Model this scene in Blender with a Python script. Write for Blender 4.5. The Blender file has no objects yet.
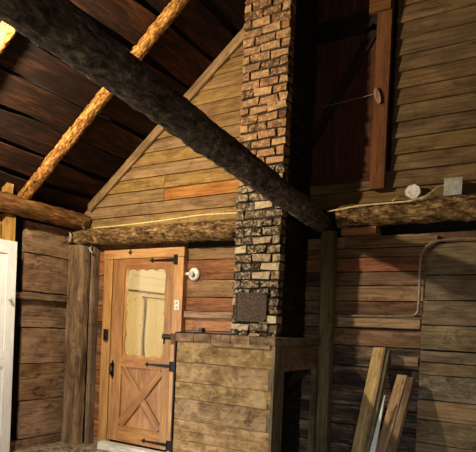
import bpy, math, random
from mathutils import Vector as V, Matrix, noise
random.seed(11)
scene = bpy.context.scene
COL = scene.collection
R = random.uniform

def lin(h):
    h = h.lstrip('#')
    o = []
    for i in (0, 2, 4):
        c = int(h[i:i+2], 16) / 255
        o.append(c / 12.92 if c <= .04045 else ((c + .055) / 1.055) ** 2.4)
    return (*o, 1)

# ------------------------------------------------------------------ materials
def nodes(name):
    m = bpy.data.materials.new(name); m.use_nodes = True
    nt = m.node_tree
    b = nt.nodes['Principled BSDF']
    return m, nt, b

def N(nt, t, **kw):
    n = nt.nodes.new(t)
    for k, v in kw.items():
        if k in n.inputs: n.inputs[k].default_value = v
        else: setattr(n, k, v)
    return n

def ramp(nt, fac, stops, const=False):
    r = nt.nodes.new('ShaderNodeValToRGB')
    e = r.color_ramp.elements
    while len(e) < len(stops): e.new(.5)
    for el, (p, c) in zip(e, stops):
        el.position = p; el.color = lin(c) if isinstance(c, str) else c
    if const: r.color_ramp.interpolation = 'CONSTANT'
    nt.links.new(fac, r.inputs['Fac'])
    return r.outputs['Color']

def tex(nt, vec, sx, sy, scale=1, detail=5, rough=.6, dist=0.):
    mp = nt.nodes.new('ShaderNodeMapping'); mp.inputs['Scale'].default_value = (sx, sy, 1)
    nt.links.new(vec, mp.inputs['Vector'])
    n = N(nt, 'ShaderNodeTexNoise', Scale=scale, Detail=detail, Roughness=rough, Distortion=dist)
    nt.links.new(mp.outputs['Vector'], n.inputs['Vector'])
    return n.outputs['Fac']

def mixc(nt, fac, a, b, mode='MIX'):
    x = nt.nodes.new('ShaderNodeMix'); x.data_type = 'RGBA'; x.blend_type = mode
    for s, v in ((x.inputs[0], fac), (x.inputs[6], a), (x.inputs[7], b)):
        if isinstance(v, (int, float, tuple)): s.default_value = v
        else: nt.links.new(v, s)
    return x.outputs[2]

def math_(nt, op, a, b=0.):
    x = nt.nodes.new('ShaderNodeMath'); x.operation = op
    for s, v in ((x.inputs[0], a), (x.inputs[1], b)):
        if isinstance(v, (int, float)): s.default_value = v
        else: nt.links.new(v, s)
    return x.outputs[0]

def wood(name, dark, mid, light, stain='#1c1510', stain_amt=.5, rv=.35, streak=(1.6, 38), blotch=(1.3, 6),
         rough=.85, bump=.55, spec=.18, grime=None, crack=.55):
    m, nt, b = nodes(name)
    uv = nt.nodes.new('ShaderNodeUVMap').outputs['UV']
    at = nt.nodes.new('ShaderNodeAttribute'); at.attribute_name = 'rnd'; rnd = at.outputs['Fac']
    s = tex(nt, uv, streak[0] * 2, streak[1], detail=9, rough=.75, dist=.35)
    bl = tex(nt, uv, *blotch, detail=5, rough=.6, dist=.6)
    f = math_(nt, 'ADD', math_(nt, 'MULTIPLY', s, .55), math_(nt, 'MULTIPLY', bl, .45))
    c = ramp(nt, f, [(.36, dark), (.5, mid), (.64, light)])
    hs = nt.nodes.new('ShaderNodeHueSaturation')
    nt.links.new(c, hs.inputs['Color'])
    nt.links.new(math_(nt, 'ADD', math_(nt, 'MULTIPLY', rnd, 2 * rv), 1 - rv), hs.inputs['Value'])
    nt.links.new(math_(nt, 'ADD', math_(nt, 'MULTIPLY', math_(nt, 'FRACT', math_(nt, 'MULTIPLY', rnd, 7.3)), .012), .494), hs.inputs['Hue'])
    nt.links.new(math_(nt, 'ADD', math_(nt, 'MULTIPLY', math_(nt, 'FRACT', math_(nt, 'MULTIPLY', rnd, 3.7)), .14), .88), hs.inputs['Saturation'])
    c = hs.outputs['Color']
    if stain_amt > 0:
        st = tex(nt, uv, 3.2, 8, detail=9, rough=.76, dist=1.0)
        fac = ramp(nt, st, [(.52, (0, 0, 0, 1)), (.66, (stain_amt,) * 3 + (1,))])
        c = mixc(nt, fac, c, lin(stain))
    if grime:
        g = tex(nt, uv, 3, 3, detail=7, rough=.75, dist=.8)
        c = mixc(nt, ramp(nt, g, [(.5, (0, 0, 0, 1)), (.62, (grime[1],) * 3 + (1,))]), c, lin(grime[0]))
    if crack > 0:
        ck = tex(nt, uv, 1.0, 62, detail=4, rough=.7, dist=.25)
        c = mixc(nt, ramp(nt, ck, [(.56, (0, 0, 0, 1)), (.66, (crack,) * 3 + (1,))]), c, lin(dark), 'MULTIPLY')
    nt.links.new(c, b.inputs['Base Color'])
    b.inputs['Roughness'].default_value = rough
    b.inputs['Specular IOR Level'].default_value = spec
    bp = N(nt, 'ShaderNodeBump', Strength=bump, Distance=.01)
    nt.links.new(f, bp.inputs['Height']); nt.links.new(bp.outputs['Normal'], b.inputs['Normal'])
    return m

def bark(name, dark, mid, light, sc=34, stretch=.45, lo=.40, hi=.62):
    m, nt, b = nodes(name)
    uv = nt.nodes.new('ShaderNodeUVMap').outputs['UV']
    n1 = tex(nt, uv, sc * stretch, sc, detail=9, rough=.72, dist=.6)
    n2 = tex(nt, uv, sc * .12, sc * .3, detail=4, rough=.6, dist=.4)
    f = math_(nt, 'ADD', math_(nt, 'MULTIPLY', n1, .7), math_(nt, 'MULTIPLY', n2, .3))
    c = ramp(nt, f, [(lo, dark), ((lo + hi) / 2, mid), (hi, light)])
    nt.links.new(c, b.inputs['Base Color'])
    b.inputs['Roughness'].default_value = .9; b.inputs['Specular IOR Level'].default_value = .15
    bp = N(nt, 'ShaderNodeBump', Strength=.9, Distance=.02)
    nt.links.new(f, bp.inputs['Height']); nt.links.new(bp.outputs['Normal'], b.inputs['Normal'])
    return m

def flat(name, c, rough=.5, metal=0., var=.15, sc=30):
    m, nt, b = nodes(name)
    co = nt.nodes.new('ShaderNodeTexCoord').outputs['Object']
    n = N(nt, 'ShaderNodeTexNoise', Scale=sc, Detail=5); nt.links.new(co, n.inputs['Vector'])
    l = lin(c)
    a = tuple(x * (1 - var * 2) for x in l[:3]) + (1,); d = tuple(min(1, x * (1 + var)) for x in l[:3]) + (1,)
    nt.links.new(ramp(nt, n.outputs['Fac'], [(.3, a), (.7, d)]), b.inputs['Base Color'])
    b.inputs['Roughness'].default_value = rough; b.inputs['Metallic'].default_value = metal
    return m

def brick(name, stops, pale, pale_amt, soot, soot_amt):
    m, nt, b = nodes(name)
    at = nt.nodes.new('ShaderNodeAttribute'); at.attribute_name = 'rnd'
    co = nt.nodes.new('ShaderNodeTexCoord').outputs['Object']
    c = ramp(nt, at.outputs['Fac'], stops)
    n1 = N(nt, 'ShaderNodeTexNoise', Scale=30, Detail=9, Roughness=.75, Distortion=.4); nt.links.new(co, n1.inputs['Vector'])
    n2 = N(nt, 'ShaderNodeTexNoise', Scale=9, Detail=6, Roughness=.7, Distortion=.8)
    mp = nt.nodes.new('ShaderNodeMapping'); mp.inputs['Location'].default_value = (7, 3, 1)
    nt.links.new(co, mp.inputs['Vector']); nt.links.new(mp.outputs['Vector'], n2.inputs['Vector'])
    c = mixc(nt, ramp(nt, n1.outputs['Fac'], [(.47, (0, 0, 0, 1)), (.62, (pale_amt,) * 3 + (1,))]), c, lin(pale))
    c = mixc(nt, ramp(nt, n2.outputs['Fac'], [(.5, (0, 0, 0, 1)), (.64, (soot_amt,) * 3 + (1,))]), c, lin(soot))
    nt.links.new(c, b.inputs['Base Color'])
    b.inputs['Roughness'].default_value = .9; b.inputs['Specular IOR Level'].default_value = .15
    bp = N(nt, 'ShaderNodeBump', Strength=.45, Distance=.008)
    nt.links.new(n1.outputs['Fac'], bp.inputs['Height']); nt.links.new(bp.outputs['Normal'], b.inputs['Normal'])
    return m

M = dict(
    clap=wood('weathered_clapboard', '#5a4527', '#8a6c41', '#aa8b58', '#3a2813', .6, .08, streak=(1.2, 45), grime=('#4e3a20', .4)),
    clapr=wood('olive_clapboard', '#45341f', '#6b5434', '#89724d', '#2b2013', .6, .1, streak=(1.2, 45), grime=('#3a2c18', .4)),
    brace=wood('very_dark_brace', '#15100b', '#231a12', '#33281c', '#0c0806', .5, .1),  # very dark wood for the braces and the upper ledge
    jamb=wood('pale_jamb_wood', '#7d6644', '#b89c6c', '#dcc490', '#4a3820', .6, .08),
    plog=bark('streaked_brown_log', '#2a1a0c', '#6c4a28', '#9e7644', 34, .13),
    orange=wood('orange_board', '#6b4020', '#a06a38', '#c0925a', '#4a2a14', .4, .08),
    red=wood('redbrown_board', '#482615', '#865331', '#b0794d', '#21150d', .65, .2, grime=('#7d6248', .35)),
    redd=wood('dull_redbrown_board', '#3a281c', '#70543e', '#987a5e', '#1c120c', .8, .22, grime=('#7a684f', .45)),
    grey=wood('greyed_board', '#55422e', '#86694a', '#a4876a', '#2e2015', .6, .2),
    char=wood('charred_board', '#1c1612', '#4a3d31', '#97816a', '#080706', .95, .3, blotch=(3, 9)),
    left=wood('brown_wide_board', '#463223', '#7c6049', '#a58a70', '#20150d', .9, .12, blotch=(2.5, 6), grime=('#8f7b67', .5)),
    panel=wood('olive_brown_board', '#463b2a', '#75654c', '#968566', '#2a2115', .8, .09, blotch=(2, 5), grime=('#5a4c38', .4)),
    panelg=wood('grey_mottled_board', '#4b4436', '#7a705c', '#a39a86', '#332a1e', .5, .1, streak=(14, 40), blotch=(8, 14)),
    paneltan=wood('tan_board', '#6a543a', '#987e5c', '#b69c76', '#4a381f', .6, .08),
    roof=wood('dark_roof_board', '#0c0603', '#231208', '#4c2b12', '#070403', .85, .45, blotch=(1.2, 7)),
    bark=bark('rough_peeled_log', '#2e1a0a', '#8e622f', '#d3a45c', 46),
    bark2=bark('rough_brown_log', '#241810', '#6c5434', '#b3966c', 34, .4),
    tie=bark('dark_weathered_log', '#2e2823', '#6a6056', '#b5aa9c', 30, .5, .42, .66),
    hewn=wood('hewn_timber', '#3c2d22', '#75604a', '#9c846a', '#1e150f', .7, .1, bump=.6),
    dpost=wood('dark_olive_timber', '#3a3222', '#665b42', '#8a7c5c', '#1c1710', .6, .15),
    yel=wood('yellow_stud', '#6a4d24', '#a27c42', '#c8a264', '#4a3417', .6, .1, grime=('#5c4424', .4)),
    doorw=wood('varnished_pine', '#6e4520', '#9b6a34', '#bc8b4d', '#633f1c', .35, .06, streak=(1.4, 34), rough=.5, bump=.1, spec=.4, crack=.2),
    doorl=wood('varnished_pine_light', '#885c28', '#b17f40', '#ca9e58', '#755022', .3, .05, streak=(1.4, 34), rough=.5, bump=.1, spec=.4, crack=.15),
    crate=wood('mildewed_board', '#523d20', '#86693f', '#b09466', '#2b200e', .85, .08, streak=(6, 22), blotch=(5, 8), grime=('#b89f76', .45), bump=.7),
    rim=wood('brown_rim_block', '#4a3828', '#80664c', '#a3886a', '#241a12', .7, .3, streak=(8, 16), blotch=(8, 8)),
    rail=wood('worn_strip', '#665038', '#a08260', '#c4a884', '#2c1e14', .6, .12),
    redpost=wood('redbrown_track', '#43290f', '#603c1c', '#774d28', '#2e1d0c', .5, .08, bump=.15),
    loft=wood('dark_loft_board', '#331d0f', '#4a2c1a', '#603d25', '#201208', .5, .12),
    white=wood('white_paint', '#c4cad0', '#dae0e6', '#e8ecf2', '#a8acb0', .25, .03, rough=.45, bump=.05, crack=0),
    dirty=wood('flaked_white_sill', '#8f8a7c', '#c9c6bb', '#e2e0d8', '#6a6252', .5, .05),
    blue=wood('pale_blue_board', '#b4c8c8', '#cfe0e0', '#e2eeec', '#8d9c98', .2, .03, crack=.1),
    iron=flat('black_iron', '#15130f', .45, .6),
    plastic=flat('black_plastic', '#131313', .35),
    rust=flat('rusty_plate', '#4a3a2c', .85, .1, .45, 60),
    void=flat('dark_backing', '#0a0705', 1.0),
    steel=flat('grey_conduit', '#857a68', .5, .4),
    zinc=flat('galvanised_box', '#a8aaa4', .5, .3),
    octm=flat('painted_white_box', '#d8d6cc', .5),
    cable=flat('ivory_cable', '#d9c98e', .5),
    ceram=flat('white_ceramic', '#e8e6de', .25),
    plate=flat('ivory_plate', '#e0d8c4', .4),
    curtain=flat('cream_curtain', '#e2d3a4', .9, 0, .05),
    cornice=flat('cream_cornice', '#efe6c8', .7, 0, .03),
    picrail=flat('brown_picture_rail', '#8a6a3c', .6),
    stone=flat('dusty_rubble', '#8a8072', .95, 0, .4, 12),
    mortar=flat('dirty_mortar', '#241b13', .95, 0, .4, 20),
)
M['brick_up'] = brick('worn_tan_brick', [(.0, '#43291a'), (.3, '#6e4a31'), (.6, '#876244'), (1, '#a3835c')], '#c6ac7c', .6, '#2e1c10', .7)
M['brick_right'] = brick('near_black_brick', [(0, '#0d0b09'), (.5, '#1a1512'), (1, '#2c241d')], '#4a4036', .5, '#0b0908', .7)  # right flank only, much darker than the front and left bricks
M['brick_low'] = brick('sooty_brick', [(.0, '#15100c'), (.25, '#33261b'), (.55, '#4c3b2c'), (.8, '#806c54'), (1, '#b5a488')], '#c4b597', .85, '#140f0b', .7)

def floor_mat():
    m, nt, b = nodes('dusty_floor')
    co = nt.nodes.new('ShaderNodeTexCoord').outputs['Object']
    n = N(nt, 'ShaderNodeTexNoise', Scale=9, Detail=8, Roughness=.7); nt.links.new(co, n.inputs['Vector'])
    nt.links.new(ramp(nt, n.outputs['Fac'], [(.35, '#5b5143'), (.5, '#877c6b'), (.65, '#a89e8c')]), b.inputs['Base Color'])
    b.inputs['Roughness'].default_value = .95
    bp = N(nt, 'ShaderNodeBump', Strength=.8, Distance=.03)
    nt.links.new(n.outputs['Fac'], bp.inputs['Height']); nt.links.new(bp.outputs['Normal'], b.inputs['Normal'])
    return m
M['floor'] = floor_mat()

def paper_mat():
    m, nt, b = nodes('floral_wallpaper')
    co = nt.nodes.new('ShaderNodeTexCoord').outputs['Object']
    v = N(nt, 'ShaderNodeTexVoronoi', Scale=11, Randomness=.8); nt.links.new(co, v.inputs['Vector'])
    n = N(nt, 'ShaderNodeTexNoise', Scale=30, Detail=2); nt.links.new(co, n.inputs['Vector'])
    d = math_(nt, 'ADD', v.outputs['Distance'], math_(nt, 'MULTIPLY', n.outputs['Fac'], .35))
    nt.links.new(ramp(nt, d, [(.24, '#80642c'), (.36, '#e8d8a8')]), b.inputs['Base Color'])
    b.inputs['Roughness'].default_value = .8
    return m
M['paper'] = paper_mat()

def glass_mat():
    m = bpy.data.materials.new('clear_pane'); m.use_nodes = True
    nt = m.node_tree; nt.nodes.clear()
    o = nt.nodes.new('ShaderNodeOutputMaterial')
    t = nt.nodes.new('ShaderNodeBsdfTransparent'); t.inputs['Color'].default_value = (.96, .96, .94, 1)
    g = nt.nodes.new('ShaderNodeBsdfGlossy'); g.inputs['Roughness'].default_value = .03
    f = nt.nodes.new('ShaderNodeFresnel'); f.inputs['IOR'].default_value = 1.45
    x = nt.nodes.new('ShaderNodeMixShader')
    nt.links.new(f.outputs[0], x.inputs[0]); nt.links.new(t.outputs[0], x.inputs[1]); nt.links.new(g.outputs[0], x.inputs[2])
    nt.links.new(x.outputs[0], o.inputs['Surface'])
    return m
M['glass'] = glass_mat()

# ------------------------------------------------------------------ mesh builder
class MB:
    def __init__(s):
        s.v = []; s.f = []; s.mi = []; s.uv = []; s.rd = []; s.sm = []
    def face(s, idx, mi, uvs, rd, smooth=False):
        s.f.append(idx); s.mi.append(mi); s.uv.append(uvs); s.rd.append(rd); s.sm.append(smooth)
    def add(s, verts, faces, along, mi=0, rd=None, smooth=False, axes=None):
        """verts: world points; UVs run along the grain"""
        rd = random.random() if rd is None else rd
        along = V(along).normalized(); ou, ov = R(0, 40), R(0, 40)
        b = len(s.v); s.v += [tuple(p) for p in verts]; org = V(verts[0])
        for f in faces:
            p = [V(verts[i]) for i in f]
            n = (p[1] - p[0]).cross(p[2] - p[0])
            if n.length < 1e-12 and len(p) > 3: n = (p[2] - p[1]).cross(p[3] - p[1])
            n = n.normalized() if n.length > 1e-12 else V((0, 0, 1))
            ac = n.cross(along)
            if axes and abs(n.dot(along)) < .8: ac = min(axes, key=lambda a_: abs(a_.dot(n))).copy()
            if ac.length < .3: ac = n.orthogonal()
            ac.normalize()
            s.face([b + i for i in f], mi, [((q - org).dot(along) + ou, (q - org).dot(ac) + ov) for q in p], rd, smooth)
        return s
    def hex(s, q, along, mi=0, rd=None):
        """q: 4 bottom + 4 top corners, same order"""
        return s.add(q, [(3, 2, 1, 0), (4, 5, 6, 7), (0, 1, 5, 4), (1, 2, 6, 5), (2, 3, 7, 6), (3, 0, 4, 7)], along, mi, rd)
    def box(s, x0, x1, y0, y1, z0, z1, mi=0, along=None, rd=None, jit=0., n=None):
        d = (x1 - x0, y1 - y0, z1 - z0); ax = max(range(3), key=lambda i: d[i])
        al = V((0, 0, 0)); al[ax] = 1
        if along: al = V(along); ax = max(range(3), key=lambda i: abs(al[i]))
        c = V(((x0 + x1) / 2, (y0 + y1) / 2, (z0 + z1) / 2))
        p0 = c.copy(); p1 = c.copy(); p0[ax] -= d[ax] / 2; p1[ax] += d[ax] / 2
        o = [i for i in range(3) if i != ax]
        w = V((0, 0, 0)); t = V((0, 0, 0)); w[o[0]] = d[o[0]]; t[o[1]] = d[o[1]]
        return s.beam(p0, p1, w, t, n=n or 1, jit=jit, mi=mi, rd=rd)
    def beam(s, p0, p1, w, t, n=1, jit=0., mi=0, rd=None, bev=0.):
        """bar from p0 to p1 with full width vector w and thickness vector t"""
        p0, p1, w, t = V(p0), V(p1), V(w), V(t)
        vs = []; fs = []
        if bev:
            wl, tl = w.length, t.length
            a, c = .5 - bev / wl, .5 - bev / tl
            prof = [(-.5, -c), (-a, -.5), (a, -.5), (.5, -c), (.5, c), (a, .5), (-a, .5), (-.5, c)]
        else: prof = [(-.5, -.5), (.5, -.5), (.5, .5), (-.5, .5)]
        k = len(prof)
        for i in range(n + 1):
            c = p0.lerp(p1, i / n)
            for a, e in prof:
                vs.append(c + w * a + t * e + V((R(-1, 1), R(-1, 1), R(-1, 1))) * jit)
        flip = w.cross(t).dot(p1 - p0) < 0
        for i in range(n):
            for j in range(k):
                q = (i * k + j, i * k + (j + 1) % k, (i + 1) * k + (j + 1) % k, (i + 1) * k + j)
                fs.append(q[::-1] if flip else q)
        e0 = tuple(range(k))[::-1]; e1 = tuple(n * k + j for j in range(k))
        fs += [e0[::-1], e1[::-1]] if flip else [e0, e1]
        return s.add(vs, fs, p1 - p0, mi, rd, axes=(w.normalized(), t.normalized()))
    def log(s, p0, p1, r0, r1, n=40, k=18, amp=.08, bend=.01, mi=0, freq=6, squash=None):
        p0, p1 = V(p0), V(p1); d = (p1 - p0); L = d.length; d.normalize()
        a = d.orthogonal().normalized(); c = d.cross(a)
        off = V((R(0, 50), R(0, 50), R(0, 50))); vs = []; uvl = []
        for i in range(n + 1):
            t = i / n; ctr = p0.lerp(p1, t)
            bb = V((noise.noise(off + V((t * L * .6, 0, 0))), noise.noise(off + V((0, t * L * .6, 5))), noise.noise(off + V((3, 9, t * L * .6))))) * bend
            r = r0 + (r1 - r0) * t
            for j in range(k):
                th = 2 * math.pi * j / k
                u = a * math.cos(th) + c * math.sin(th)
                q = u * r + d * (t * L)
                rr = r * (1 + amp * noise.fractal(off + q * freq, .7, 2., 4) + amp * .6 * noise.noise(off + q * freq * .3))
                vs.append(ctr + bb + u * rr)
        b = len(s.v); s.v += [tuple(x) for x in vs]; ou = R(0, 30); rd = random.random()
        for i in range(n):
            for j in range(k):
                jj = (j + 1) % k
                uv = [(i / n * L + ou, j / k * 6.283 * r0), (i / n * L + ou, (j + 1) / k * 6.283 * r0),
                      ((i + 1) / n * L + ou, (j + 1) / k * 6.283 * r0), ((i + 1) / n * L + ou, j / k * 6.283 * r0)]
                s.face([b + i * k + j, b + i * k + jj, b + (i + 1) * k + jj, b + (i + 1) * k + j], mi, uv, rd, True)
        for ring, rev in ((0, True), (n, False)):
            idx = [b + ring * k + j for j in range(k)]
            uv = [(math.cos(6.283 * j / k) * r0 + ou, math.sin(6.283 * j / k) * r0) for j in range(k)]
            s.face(idx[::-1] if rev else idx, mi, uv, rd)
        return s
    def tube(s, pts, r, k=8, mi=0):
        pts = [V(p) for p in pts]; vs = []; fs = []
        prev = None
        for i, p in enumerate(pts):
            d = (pts[min(i + 1, len(pts) - 1)] - pts[max(i - 1, 0)]).normalized()
            a = d.orthogonal().normalized() if prev is None else (prev - d * prev.dot(d)).normalized()
            prev = a; c = d.cross(a)
            rr = r[i] if isinstance(r, (list, tuple)) else r
            for j in range(k):
                th = 6.28318 * j / k
                vs.append(p + (a * math.cos(th) + c * math.sin(th)) * rr)
        for i in range(len(pts) - 1):
            for j in range(k):
                fs.append((i * k + j, i * k + (j + 1) % k, (i + 1) * k + (j + 1) % k, (i + 1) * k + j))
        fs.append(tuple(range(k))[::-1]); fs.append(tuple((len(pts) - 1) * k + j for j in range(k)))
        return s.add(vs, fs, pts[-1] - pts[0], mi, smooth=False)
    def prism(s, poly, y0, y1, mi=0, along=(0, 0, 1), rd=None):
        """poly: (x,z) counter-clockwise seen from -Y; extruded from y0 (front) to y1"""
        k = len(poly)
        vs = [(x, y0, z) for x, z in poly] + [(x, y1, z) for x, z in poly]
        fs = [tuple(range(k)), tuple(range(2 * k - 1, k - 1, -1))]
        for j in range(k):
            jj = (j + 1) % k
            fs.append((j, k + j, k + jj, jj))
        return s.add(vs, fs, along, mi, rd)
    def build(s, name, mats, parent=None):
        if not isinstance(mats, (list, tuple)): mats = [mats]
        me = bpy.data.meshes.new(name)
        o = V((0, 0, 0)); p = parent
        while p is not None: o += p.location; p = p.parent
        if parent is None and s.v:
            lo = [min(v[i] for v in s.v) for i in range(3)]; hi = [max(v[i] for v in s.v) for i in range(3)]
            o = V(((lo[0] + hi[0]) / 2, (lo[1] + hi[1]) / 2, lo[2]))
        me.from_pydata([tuple(V(v) - o) for v in s.v], [], s.f)
        for m in mats: me.materials.append(m)
        uvl = me.uv_layers.new(name='UVMap'); at = me.attributes.new('rnd', 'FLOAT', 'FACE')
        li = 0
        for i, pl in enumerate(me.polygons):
            pl.material_index = s.mi[i]; pl.use_smooth = s.sm[i]; at.data[i].value = s.rd[i]
            for u in s.uv[i]:
                uvl.data[li].uv = u; li += 1
        ob = bpy.data.objects.new(name, me); COL.objects.link(ob)
        if parent is None: ob.location = o
        else: ob.parent = parent
        return ob

def tag(o, label, cat, group=None):
    o['label'] = label; o['category'] = cat
    if group: o['group'] = group
    return o
def thing(name, label, cat, loc, group=None):
    o = bpy.data.objects.new(name, None); COL.objects.link(o); o.location = loc; o.empty_display_size = .1
    return tag(o, label, cat, group)
def struct(o):
    o['kind'] = 'structure'; return o

# ------------------------------------------------------------------ dimensions
XL, XR, YB, YF = -5.1, 4.5, 4.6, -4.0
SL = .759
RIDGE = -.3
def roof_z(x):                       # underside of the sheathing
    return 2.842 + SL * (x + 4.977) if x < RIDGE else 2.842 + SL * (2 * RIDGE - x + 4.977)
CAM_Z = 1.46

# ------------------------------------------------------------------ floor, shell
b = MB(); b.box(XL - .4, XR + .4, YF - .3, YB + .19, -.12, 0, along=(1, 0, 0)); struct(b.build('floor', M['floor']))

# left wall: backing + wide boards
b = MB()
OY0, OY1, OZ = .75, 2.7, 2.25                    # doorway of the white door
for y0, y1, z0, z1 in ((YF - .1, OY0, 0, 2.8), (OY1, YB + .2, 0, 2.8), (OY0, OY1, OZ, 2.8)):
    b.box(XL - .16, XL - .06, y0, y1, z0, z1, mi=1, along=(0, 1, 0))
zl = [.108, .542, .959, 1.369, 1.772, 2.205, 2.56]
def wallboards(y0, y1, lo=0):
    for z0, z1 in list(zip(zl[:-1], zl[1:]))[lo:]:
        b.beam((XL - .02, y0 + R(-.01, .01), (z0 + z1) / 2), (XL - .02, y1, (z0 + z1) / 2), (0, 0, z1 - z0 - R(.008, .016)), (.04 + R(0, .012), 0, 0), n=8, jit=.003)
wallboards(3.82, YB); wallboards(OY1, 3.66); wallboards(OY0, OY1, 5); wallboards(-1.2, OY0); wallboards(YF, -1.21)
for y0, y1 in ((YF, OY0), (OY1, YB)): b.box(XL - .06, XL + .02, y0, y1, 0, .1, along=(0, 1, 0), rd=.3)
struct(b.build('wall_left', [M['left'], M['void']]))

# back wall: backing with door opening + boards in zones
b = MB()
DX0, DX1, DZ0, DZ1 = -4.455, -3.568, .105, 2.2
for x0, x1, z0, z1 in ((XL, DX0, 0, 2.6), (DX1, XR, 0, 2.6), (DX0, DX1, DZ1, 2.6), (DX0, DX1, 0, DZ0)):
    b.box(x0, x1, YB + .03, YB + .13, z0, z1, mi=0, along=(1, 0, 0))
def course(x0, x1, z0, z1, mi, y=YB, th=.04):
    g = R(.006, .014)
    b.beam((x0, y + th / 2 - R(0, .008), (z0 + z1) / 2), (x1, y + th / 2 - R(0, .008), (z0 + z1) / 2), (0, 0, z1 - z0 - g), (0, th, 0), n=max(3, int((x1 - x0) / .15)), jit=.0025, mi=mi)
# strip left of the door
zs = [0, .091, .297, .514, .72, .89, 1.08, 1.28, 1.47, 1.66, 1.85, 2.03, 2.19, 2.4]
for i, (z0, z1) in enumerate(zip(zs[:-1], zs[1:])):
    course(XL, -4.6, z0, z1, 3 if i == 0 else (2 if i in (7, 9) else 1))
course(-4.6, -3.43, 2.305, 2.42, 2)
# between door and chimney and behind it
zs = [0, .2, .4, .6, .8, 1.0, 1.2, 1.421, 1.62, 1.775, 1.955, 2.17, 2.30, 2.42]
for i, (z0, z1) in enumerate(zip(zs[:-1], zs[1:])):
    course(-3.43, -2.2, z0, z1, (1, 1, 1, 1, 1, 1, 1, 1, 1, 3, 1, 3, 0)[i])
# right of the chimney
zs = [0, .15, .31, .47, .64, .819, .998, 1.168, 1.357, 1.509, 1.63, 1.752, 1.886, 2.01, 2.138, 2.22, 2.33]
kinds = [4, 4, 4, 4, 4, 4, 4, 4, 2, 2, 2, 3, 2, 1, 2, 3]
for i, (z0, z1) in enumerate(zip(zs[:-1], zs[1:])):
    course(-2.2, -.95, z0, z1, kinds[i])
# wide boards further right
zs = [0, .2, .4, .58, .776, .941, 1.147, 1.25, 1.35, 1.56, 1.76, 1.97, 2.235]
kinds = [5, 5, 5, 5, 7, 6, 5, 5, 5, 5, 5, 5]
for i, (z0, z1) in enumerate(zip(zs[:-1], zs[1:])):
    course(-.965, XR, z0, z1, kinds[i], y=YB - .03)
course(-.965, XR, 2.24, 2.33, 2)
struct(b.build('wall_back', [M['void'], M['red'], M['redd'], M['grey'], M['char'], M['panel'], M['panelg'], M['paneltan']]))

# gable above: lapped clapboards
b = MB()
ztop = roof_z(RIDGE)
poly = [(XL, 2.6), (XR, 2.6), (XR, roof_z(XR)), (RIDGE, ztop), (XL, roof_z(XL))]
b.prism(poly, YB + .03, YB + .13, mi=0, along=(1, 0, 0))
def xl_at(z): return max(XL, -4.977 + (z - 2.842) / SL + .02)
def xr_at(z): return min(XR, 2 * RIDGE - (-4.977 + (z - 2.842) / SL + .02))
def clap(x0b, x0t, x1b, x1t, z0, z1, mi=1, rd=None):
    yo, yi = YB - .034, YB - .006
    sg = R(-.003, .003)
    z0 += sg
    b.hex([(x0b, yo, z0), (x1b, yo, z0), (x1b, YB + .03, z0), (x0b, YB + .03, z0),
           (x0t, yi, z1 + .012), (x1t, yi, z1 + .012), (x1t, YB + .03, z1 + .012), (x0t, YB + .03, z1 + .012)], (1, 0, 0), mi, rd)
z = 2.70 - .138
while z < 4.95:                               # left of the chimney
    z1 = z + .138; e = -2.3
    a0, a1 = xl_at(z), xl_at(z1)
    if a1 < e - .05:
        if abs(z - 2.838) < .01 or abs(z - 2.976) < .01:
            j = -3.78
            clap(a0, a1, j - .003, j - .003, z, z1); clap(j + .003, j + .003, e, e, z, z1, 2 if abs(z - 2.838) < .01 else 1)
        else: clap(a0, a1, e, e, z, z1)
    z = z1
z = 2.867 - .1405 * 2
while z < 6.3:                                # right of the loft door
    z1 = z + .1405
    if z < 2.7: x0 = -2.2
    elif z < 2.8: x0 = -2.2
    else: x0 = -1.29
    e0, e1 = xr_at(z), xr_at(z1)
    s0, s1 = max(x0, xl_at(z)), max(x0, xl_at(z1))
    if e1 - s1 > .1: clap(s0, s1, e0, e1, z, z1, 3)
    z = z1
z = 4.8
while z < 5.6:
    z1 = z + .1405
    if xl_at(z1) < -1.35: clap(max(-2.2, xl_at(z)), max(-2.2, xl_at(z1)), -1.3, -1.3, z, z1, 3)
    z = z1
struct(b.build('wall_gable', [M['void'], M['clap'], M['orange'], M['clapr']]))

# rake board along the gable edge
b = MB()
def rake(x): return roof_z(x)
xa, xb = -4.93, RIDGE
dz = .14 * math.hypot(1, SL) * .82
b.hex([(xa + .05, YB - .06, rake(xa) - dz * .6), (xb, YB - .06, rake(xb) - dz), (xb, YB - .028, rake(xb) - dz), (xa + .05, YB - .028, rake(xa) - dz * .6),
       (xa, YB - .06, rake(xa) - .004), (xb, YB - .06, rake(xb) - .004), (xb, YB - .028, rake(xb) - .004), (xa, YB - .028, rake(xa) - .004)], (1, 0, SL))
struct(b.build('trim_1', M['clap']))

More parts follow.
